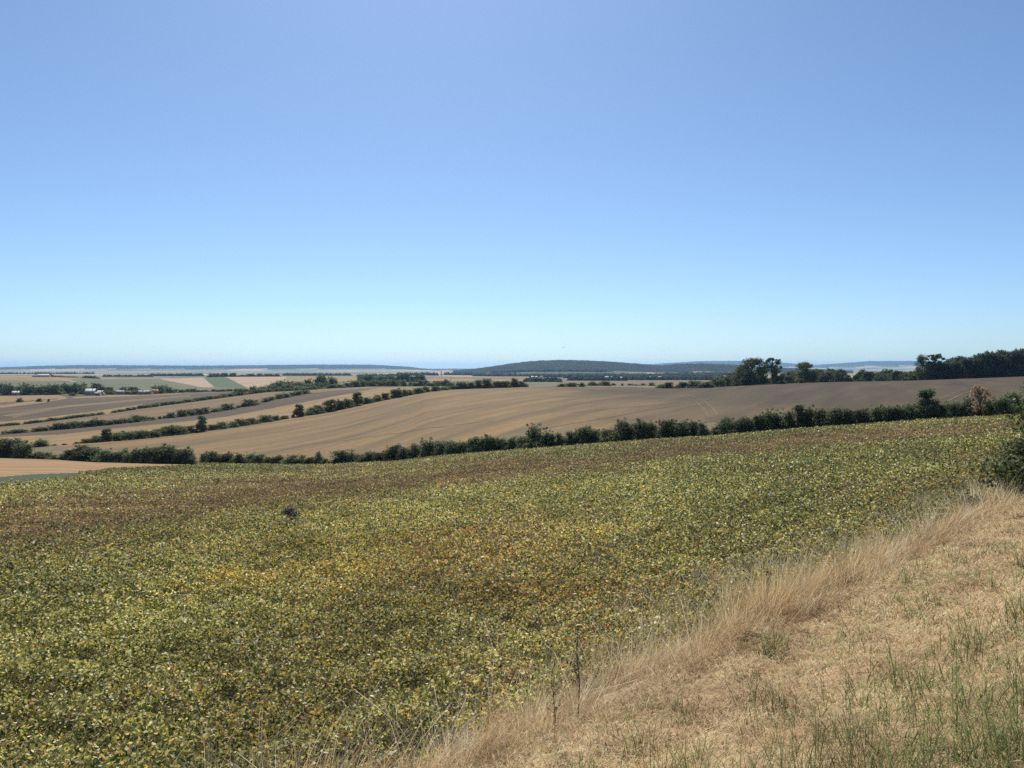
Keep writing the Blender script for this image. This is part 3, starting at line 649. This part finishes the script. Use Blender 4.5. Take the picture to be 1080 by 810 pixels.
# houses scattered at the foot of the wooded hill
k = 0
for (x, Y) in [(562,3450),(566,3500),(571,3520),(608,3300),(609,3480),(620,3500),(629,3480),(631,3320),(645,3480),(646,3300),(650,3520),(655,3310),(671,3480),(684,3450),(690,3300),(696,3460),(702,3300),(706,3290),(709,3470),(733,3480),(735,3500),(755,3450),(765,3480),(768,3460),(771,3400),(582,3500),(638,3520),(640,3450)]:
    k += 1
    house(x, Y-random.choice([560, 800, 1000]), random.uniform(7, 12), random.uniform(6, 8), random.uniform(2.5, 4), 2.5, random.uniform(-.6, .6), random.choice([M['roofpale'], M['wall'], M['roofpale'], M['roofgrey']]),
          'tiny pale house in the village below the wooded hill', 'house', 'houses below the wooded hill', detail=False)
# pale tower on the plain
X, Y, z = at(465.5, 3400)
tv = join([tube([(0,0,-1),(0,0,16)], [2.6, 2.5], 12), tube([(0,0,16),(0,0,19)], [2.5, .2], 12)])
tag(add_obj('tower', mesh_np('tower', *tv, M['wall']), loc=(X, Y, z)), 'pale slender tower on the plain left of the wooded hill', 'tower')
# far woods, a mass of crowns on the plain
fw = []
icos = [shrub_proto(130, .16)[0] for _ in range(6)]
def wood_line(x0, x1, Y, hm, dx, thick):
    x = x0
    while x < x1:
        for t in range(thick):
            X, Yy, z = at(x, Y+t*18+random.uniform(-10, 10)); v, q = icos[random.randrange(6)]; s = hm*random.uniform(.7, 1.15)
            fw.append((v*np.array([s*1.5, s*1.5, s])+np.array([X, Yy, z-.5]), q))
        x += dx*random.uniform(.7, 1.4)
for a in [(560,600,2900,12,2.6,2),(596,760,2500,11,2.2,2),(600,660,1750,9,2.0,1),(660,780,1900,10,2.2,2),(600,790,3250,14,2.4,3),(700,790,3750,14,2.4,2),(500,600,3300,13,2.2,3),(470,545,3700,14,2.0,2),(420,462,3400,14,2.2,2),(395,430,2900,10,2.2,1),
          (110,160,2600,9,2.4,1),(160,215,3000,12,2.2,2),(300,370,3300,12,2.2,2),(0,100,4200,12,2.4,1),(555,592,1500,9,2.2,2),(590,780,3550,14,3,2),(740,800,2900,13,2.6,3),(520,640,4000,14,2.4,1),(640,780,2700,12,3.5,1)]:
    wood_line(*a)
fv, fq = join(fw)
tag(add_obj('far_woods', mesh_np('far_woods', fv, fq, M['leafDark'])), 'dark hazy strips of wood across the far plain', 'woods', None, 'stuff')

# ------------------------------------------------------------------ bean crop
def bean_weights(X, Y):
    g_ = ground(X, Y); px, row = to_px(X, np.maximum(Y, 1), g_)
    bc = curve([(-200,590),(0,568),(150,543),(300,522),(450,508),(700,481),(900,465),(1080,452)]); bw = curve([(-200,44),(0,37),(150,29),(300,20),(700,9),(1080,6)])
    n1 = fbm(X/9, Y/14, 4); n2 = fbm(X/3+50, Y/3, 3); n3 = fbm(X/22-9, Y/22, 3)
    brown = np.exp(-((row-bc(px)+60*n1*bw(px)/30)/bw(px))**2)
    brown = np.clip(brown*.95+np.clip(n1*2.2-.12, 0, .35), 0, 1)
    orange = np.exp(-(((px-470)/190)**2+((row-610)/60)**2))+.25*np.exp(-(((px-260)/150)**2+((row-600)/50)**2))
    orange = np.clip(orange*(.55+2*n2)+np.clip(n2*2-.35, 0, .5), 0, 1)
    green = np.clip(np.exp(-(((px-880)/200)**2+((row-540)/60)**2))+.7*np.exp(-((row-497)/7)**2)*(px < 330)+.5*np.exp(-(((px-40)/190)**2+((row-800)/50)**2))+n3*1.5, 0, 1)
    return brown, orange, green, row, px
NB = 1500000
def s_of(r): return .0255*np.power(np.maximum(r, 12)/12, .60)
rt = np.linspace(5, 246, 4000); pdf = rt/s_of(rt)**2*(12/np.maximum(rt, 12))**.6; cdf = np.cumsum(pdf); cdf /= cdf[-1]
r = np.interp(rng.random(NB), cdf, rt); th = np.radians(rng.uniform(-36.5, 36.5, NB))
X = r*np.sin(th); Y = r*np.cos(th)
t = bank_t(X, Y); pxx = CX+F*np.tan(th); g0 = ground(X, Y); _, rw = to_px(X, Y, g0)
stub = ((Y > 60) & (pxx < 207) & (rw < np.interp(pxx, [-300,0,35,90,118,150,207], [523,505.5,502.5,501,496.5,495,492.5])))
edge = -2.0+.9*fbm(X/1.2, Y/1.2, 3)
dens = np.where(t > edge-1.2, .55, 1)
stub |= (Y > 60) & (pxx < 82) & (rw < np.interp(pxx, [-300,0,35,66,82], [546,515,512,509.5,506]))
ok = (t < edge) & (Y < LY[0](pxx)-1.5) & ~stub & (rng.random(NB) < dens)
X, Y, r, g0 = X[ok], Y[ok], r[ok], g0[ok]
brown, orange, green, rw, pxx = bean_weights(X, Y); n = len(X)
h = (.52+.3*fbm(X/1.3, Y/1.3, 3)+.62*fbm(X/.42, Y/.42, 2))*(1-.35*brown); u = rng.random(n)
zz = g0+h*(1-.45*u**1.6)
N = rand_dirs(n)*.85+np.array([0, -.05, .75]); N /= np.linalg.norm(N, axis=1)[:, None]
V, Q = leaf_quads(np.stack([X, Y, zz], 1), N, s_of(r)*(.6+.8*rng.random(n)), .95)
pal = np.array([(.15,.165,.04),(.07,.09,.028),(.42,.39,.09),(.56,.49,.10),(.62,.42,.06),(.40,.18,.045),(.23,.155,.075),(.66,.62,.35)])  # last, palest entry paints the highlights on the leaves as colour
P = np.stack([.28+.25*green, .22+.3*green, .34+0*green, .20*(1-.5*green), .06+.45*orange*(1-brown), .02+.25*orange+.10*brown, .03+.95*brown, .15+0*green], 1)
far = sstep(530, 480, rw)[:, None] if False else (1-sstep(480, 540, rw))[:, None]
P[:, 2:5] *= 1-.55*far; P[:, 7:] *= 1-.4*far
P[:, :5] *= (1-.66*brown)[:, None]; P[:, 7] *= 1-.8*brown; P /= P.sum(1)[:, None]
ix = (P.cumsum(1) < rng.random(n)[:, None]).sum(1).clip(0, 7)
c = pal[ix]*(.7+.6*rng.random(n))[:, None]*(1+.9*fbm(X/2.4+7, Y/4+3, 3))[:, None]*(1+.5*fbm(X/14, Y/30, 2))[:, None]*np.array([1.15, 1.15, 1.4])
tint = np.repeat(c, 4, axis=0)
tag(add_obj('bean_crop', mesh_np('bean_crop', V, Q, M['crop'], tint=tint)), 'dense ripening bean crop turning from green to yellow', 'crop', None, 'stuff')

# ------------------------------------------------------------------ grass blades
def blades(X, Y, length, width, lean, col, curl=.35, z0=0.0, dirv=None, headcol=None):
    """tapered three-segment ribbons"""
    n = len(X); g_ = ground(X, Y)+z0; a = rng.random(n)*2*math.pi if dirv is None else dirv
    d = np.stack([np.cos(a), np.sin(a)], 1); fa = rng.random(n)*math.pi
    side = np.stack([np.cos(fa), np.sin(fa), np.zeros(n)], 1)*width[:, None]
    rows = []
    for k, tt in enumerate((0, .38, .72, 1.0)):
        bend = lean*tt+curl*lean*tt*tt; hh = length*tt*np.sqrt(np.clip(1-(bend*.8)**2, .05, 1))
        p = np.stack([X+d[:, 0]*bend*length*.9, Y+d[:, 1]*bend*length*.9, g_+hh-(.01 if k == 0 else 0)], 1)
        wd = (1, .8, .55, .08)[k]; rows.append((p-side*wd, p+side*wd))
    V = np.stack([v for r_ in rows for v in r_], 1).reshape(-1, 3)
    b = (np.arange(n)*8)[:, None]
    Q = np.concatenate([b+np.array([0, 1, 3, 2]), b+np.array([2, 3, 5, 4]), b+np.array([4, 5, 7, 6])], 1).reshape(-1, 4)
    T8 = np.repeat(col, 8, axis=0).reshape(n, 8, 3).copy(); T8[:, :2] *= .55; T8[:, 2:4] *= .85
    if headcol is not None: T8[:, 5:] = headcol[:, None]
    return V, Q, T8.reshape(-1, 3)
def joint(parts):
    V = np.concatenate([p[0] for p in parts]); T_ = np.concatenate([p[2] for p in parts]); Q = []; o = 0
    for p in parts: Q.append(p[1]+o); o += len(p[0])
    return V, np.concatenate(Q), T_
STRAW = np.array([(.70,.55,.32),(.62,.44,.24),(.80,.68,.45),(.46,.29,.15),(.38,.29,.15)])
GREEN = np.array([(.19,.24,.07),(.26,.30,.10),(.10,.14,.045),(.36,.36,.16)])
def line_pt(s, t):
    """s metres along the bank edge from its crossing of X=0, t metres towards the road"""
    ux, uy = .7002, .7140; return 0+ux*s+uy*t, 6.03+uy*s-ux*t
# tall dry grass between crop and bank: tufts that fan out and lean together
nt = 4300
s = -9+58*rng.random(nt)**1.35; t = -.05-4.1*rng.random(nt)
X0, Y0 = line_pt(s, t); keep = (rng.random(nt) < np.clip(.75+1.8*fbm(X0/1.1, Y0/1.1, 3)-.3*(t < -2.2)-.25*(t < -2.9), .06, 1)) & (Y0 > 1.5)
X0, Y0, t0 = X0[keep], Y0[keep], t[keep]; nt = len(X0)
nb = rng.integers(10, 46, nt); ti = np.repeat(np.arange(nt), nb); n = len(ti)
off = rng.normal(size=(n, 2))*(.05+.07*rng.random(nt))[ti][:, None]
X = X0[ti]+off[:, 0]; Y = Y0[ti]+off[:, 1]; t = t0[ti]; r = np.hypot(X, Y)
th_ = np.clip(.70+1.2*fbm(X0/2.0+9, Y0/2.0, 3)+.12*rng.normal(size=nt), .22, 1.25)*np.where(t0 > -.4, .5, 1)
hgt = th_[ti]*(.55+.55*rng.random(n))
tl = rng.normal(size=(nt, 2))*.18+np.array([.22, -.10]); ld = off/.09*.16+tl[ti]+rng.normal(size=(n, 2))*.12
tc_ = STRAW[rng.choice(5, nt, p=[.30,.28,.17,.15,.10])]; tg = rng.random(nt) < np.clip((-t0-1.6)*.4, 0, .5); tc_[tg] = (.24,.26,.12)
c = tc_[ti]*(.65+.6*rng.random(n))[:, None]
wd = .0024*np.maximum(1, r/9)**.75*(.6+.9*rng.random(n))
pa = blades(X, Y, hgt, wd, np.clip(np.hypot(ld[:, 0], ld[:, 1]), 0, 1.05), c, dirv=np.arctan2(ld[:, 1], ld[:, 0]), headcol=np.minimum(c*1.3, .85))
# fallen and slanting straws at the foot
n = 26000; s = -9+50*rng.random(n)**1.3; t = rng.uniform(-2.2, .3, n); X, Y = line_pt(s, t); r = np.hypot(X, Y)
c = STRAW[rng.choice(5, n)]*(.7+.4*rng.random(n))[:, None]
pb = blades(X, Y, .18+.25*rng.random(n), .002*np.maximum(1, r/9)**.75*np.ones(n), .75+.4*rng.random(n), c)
# conspicuous long bent stems
n = 2600; s = -8+44*rng.random(n)**1.2; t = -.4-3.6*rng.random(n); X, Y = line_pt(s, t); r = np.hypot(X, Y)
c = np.tile(np.array([.72,.62,.42]), (n, 1))*(.8+.4*rng.random(n))[:, None]
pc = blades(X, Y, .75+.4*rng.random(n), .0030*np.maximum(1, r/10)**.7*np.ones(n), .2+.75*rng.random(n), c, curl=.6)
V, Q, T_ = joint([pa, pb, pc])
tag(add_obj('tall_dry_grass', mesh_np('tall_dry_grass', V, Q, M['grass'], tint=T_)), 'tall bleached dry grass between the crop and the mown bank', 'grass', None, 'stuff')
# mown bank: short straw
n = 430000
s = -7+60*rng.random(n)**1.7; t = rng.random(n)**.9*5.6-.5; X, Y = line_pt(s, t); r = np.hypot(X, Y)
keep = (Y > 1.6) & (rng.random(n) < np.clip(.85+1.6*fbm(X/.45, Y/.45, 3), .4, 1)); X, Y, r, t = X[keep], Y[keep], r[keep], t[keep]; n = len(X)
c = STRAW[rng.choice(5, n, p=[.33,.25,.26,.1,.06])]*(.95+.4*rng.random(n))[:, None]*(1+.7*fbm(X/1.1, Y/1.1, 4))[:, None]
br = rng.random(n) < np.clip(3.2*fbm(X/.6-6, Y/.6, 4)-.12, 0, .9); c[br] = np.array([.30,.175,.085])*(.7+.6*rng.random(br.sum()))[:, None]
gg = rng.random(n) < np.clip(.10+.9*fbm(X/.9+4, Y/.9, 3), 0, .5); c[gg] = GREEN[rng.choice(4, gg.sum())]*1.5
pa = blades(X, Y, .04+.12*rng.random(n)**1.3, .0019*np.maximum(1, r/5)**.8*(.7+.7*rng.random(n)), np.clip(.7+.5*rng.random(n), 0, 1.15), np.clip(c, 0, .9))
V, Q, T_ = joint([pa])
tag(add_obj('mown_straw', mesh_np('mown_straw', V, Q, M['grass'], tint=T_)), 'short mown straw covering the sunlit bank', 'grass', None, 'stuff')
# green tufts
parts = []
cent = []
for _ in range(620):
    px_ = random.uniform(600, 1200); rwp = random.uniform(560, 900)
    u_, zy = px_dir(px_, rwp)
    # walk the ray to the ground
    Yk = np.exp(np.linspace(math.log(1.6), math.log(40), 400)); gz = ground(u_*Yk, Yk); hit = np.argmax(zy*Yk < gz)
    if hit == 0: continue
    Xh, Yh = u_*Yk[hit], Yk[hit]; tt = bank_t(Xh, Yh)
    pr = .28+.42*sstep(640, 790, rwp)*sstep(680, 860, px_)+.45*sstep(880, 1040, px_)*sstep(570, 640, rwp)
    if tt < .15 or random.random() > pr: continue
    cent.append((Xh, Yh))
for (a, b) in cent:
    n = random.randint(8, 34); sp = random.uniform(.05, .16)
    X = a+rng.normal(size=n)*sp; Y = b+rng.normal(size=n)*sp; rr = math.hypot(a, b)
    c = GREEN[rng.choice(4, n)]*(.8+.5*rng.random(n))[:, None]
    L = random.uniform(.10, .26)*(1.5 if random.random() < .2 else 1)
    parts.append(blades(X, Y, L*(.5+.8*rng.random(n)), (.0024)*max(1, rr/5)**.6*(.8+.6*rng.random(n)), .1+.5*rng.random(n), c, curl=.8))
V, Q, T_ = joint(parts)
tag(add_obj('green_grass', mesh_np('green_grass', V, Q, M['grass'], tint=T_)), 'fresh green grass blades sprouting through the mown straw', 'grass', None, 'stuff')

# ------------------------------------------------------------------ single plants
def weed(x, row, hgt, label, dens=90, leaf=.035, wdt=.12, mat='weed', cat='weed', Yd=None):
    u_, zy = px_dir(x, row)
    Yk = np.exp(np.linspace(math.log(2), math.log(120), 900)); gz = ground(u_*Yk, Yk); hit = int(np.argmax(zy*Yk < gz))
    Xh, Yh = u_*Yk[hit], Yk[hit]; zh = float(gz[hit])
    e = bpy.data.objects.new('weed', None); COL.objects.link(e); e.location = (Xh, Yh, zh); tag(e, label, cat)
    st = [tube([(0,0,-.03),(.02*hgt,0,.4*hgt),(-.01*hgt,.01,.75*hgt),(.01,0,hgt)], [.005*hgt, .0045*hgt, .0035*hgt, .0015*hgt], 6)]
    tips = [np.array((0, 0, hgt*k)) for k in (.5, .6, .7, .8, .9, 1.0)]
    for j in range(9):
        z0 = random.uniform(.3, .85)*hgt; a = random.random()*6.28; l_ = wdt*random.uniform(.5, 1.2)
        tip = np.array((l_*math.cos(a), l_*math.sin(a), z0+l_*1.1)); st.append(tube([(0, 0, z0), tip*.5+np.array([0, 0, z0*.5]), tip], [.004*hgt, .003*hgt, .0012*hgt], 5)); tips.append(tip)
    add_obj('stem', mesh_np('stem', *join(st), M['bark'], smooth=True), e)
    tips = np.array(tips); i = rng.choice(len(tips), dens); P = tips[i]+rng.normal(size=(dens, 3))*np.array([.35, .35, .5])*wdt*.6
    P[:, 2] = np.clip(P[:, 2], .03, hgt*1.02)
    v, q = leaf_quads(P, rand_dirs(dens), leaf*(.5+.8*rng.random(dens)), .7)
    add_obj('leaves', mesh_np('leaves', v, q, M[mat]), e)
    return e
weed(609, 765, .95, 'tall thin weed stalk in the dry grass, the right one of two', 90, .016, .07)
weed(584, 788, .62, 'shorter weed stalk just left of the tall one', 60, .013, .05)
weed(1016, 545, 1.1, 'upright dark weed at the crop edge near the roadside bush', 260, .03, .16)
def hit(x, row):
    u_, zy = px_dir(x, row); Yk = np.exp(np.linspace(math.log(2), math.log(120), 900)); gz = ground(u_*Yk, Yk); return float(Yk[int(np.argmax(zy*Yk < gz))])
def bush_at(x, Y, wm, hm, label, leaves, size, mat, cat='bush', name='bush', seed=1):
    random.seed(seed)
    (cv, cq), (sv, sq) = shrub_proto(leaves, size/max(wm, hm))
    X, Y, z = at(x, Y); e = bpy.data.objects.new(name, None); COL.objects.link(e); e.location = (X, Y, z); tag(e, label, cat)
    sc = np.array([wm, wm, hm])
    # keep the leaves' true size: scale centres, not the faces
    cen = cv.reshape(-1, 4, 3).mean(1, keepdims=True); cv2 = (cv.reshape(-1, 4, 3)-cen)*max(wm, hm)+cen*sc
    add_obj('foliage', mesh_np('foliage', cv2.reshape(-1, 3), cq, M[mat]), e)
    add_obj('stem', mesh_np('stem', sv*sc, sq, M['bark'], smooth=True), e)
    return e
bush_at(306, hit(306, 557), 1.1, .85+.35, 'grey green self sown bush alone in the bean field', 900, .05, 'leafGrey', seed=3)
bush_at(1122, 19.5, 3.3, 3.15, 'leafy roadside bush leaning in at the right edge of the photo', 14000, .045, 'leafNear', 'bush', 'roadside_bush', seed=5)
bush_at(1086, 20.5, 1.5, 2.0, 'dark bramble mound at the foot of the roadside bush', 4200, .035, 'weed', 'bramble', 'bramble', seed=9)
bush_at(1038, 19.5, 1.3, .75, 'low tangled bramble left of the dark mound', 2200, .03, 'weed', 'bramble', 'bramble', seed=11)

bush_at(793, hit(793, 680), .34, .15, 'low leaf clump standing in for the dark hollow of the bank edge', 900, .010, 'weed', 'weed', 'weed', seed=13)  # leaf mound added to make the dark spot of the hollow
bush_at(1008, hit(1008, 548), .9, .8, 'brownish weed clump between bean crop and bramble mound', 1500, .022, 'weed', 'weed', 'weed', seed=15)

# a bird in the sky above the wooded hill
Xb, Yb, Zb = px_dir(594.3, 366.5)[0]*260, 260, px_dir(594.3, 366.5)[1]*260
be = bpy.data.objects.new('bird', None); COL.objects.link(be); be.location = (Xb, Yb, Zb); be.rotation_euler = (0, 0, .5); tag(be, 'tiny dark bird flying above the wooded hill', 'bird')
bt = tube([(0,-.22,0),(0,-.15,.01),(0,-.05,0),(0,.08,0),(0,.16,.02),(0,.2,.02),(0,.24,.015)], [.02, .035, .06, .055, .035, .035, .006], 8)
add_obj('body', mesh_np('body', *bt, M['feather'], smooth=True), be)
for s_ in (-1, 1):
    wv = np.array([(s_*.03,.08,.02),(s_*.03,-.08,.02),(s_*.3,-.08,.12),(s_*.3,.1,.12),(s_*.62,-.1,.08),(s_*.6,.0,.08)]); wv = np.concatenate([wv, wv+np.array([0,0,.012])])
    add_obj('wing', mesh_np('wing', wv, [(0,1,2,3),(3,2,4,5),(6,9,8,7),(9,11,10,8),(0,3,9,6),(3,5,11,9),(5,4,10,11),(4,2,8,10),(2,1,7,8)], M['feather']), be)
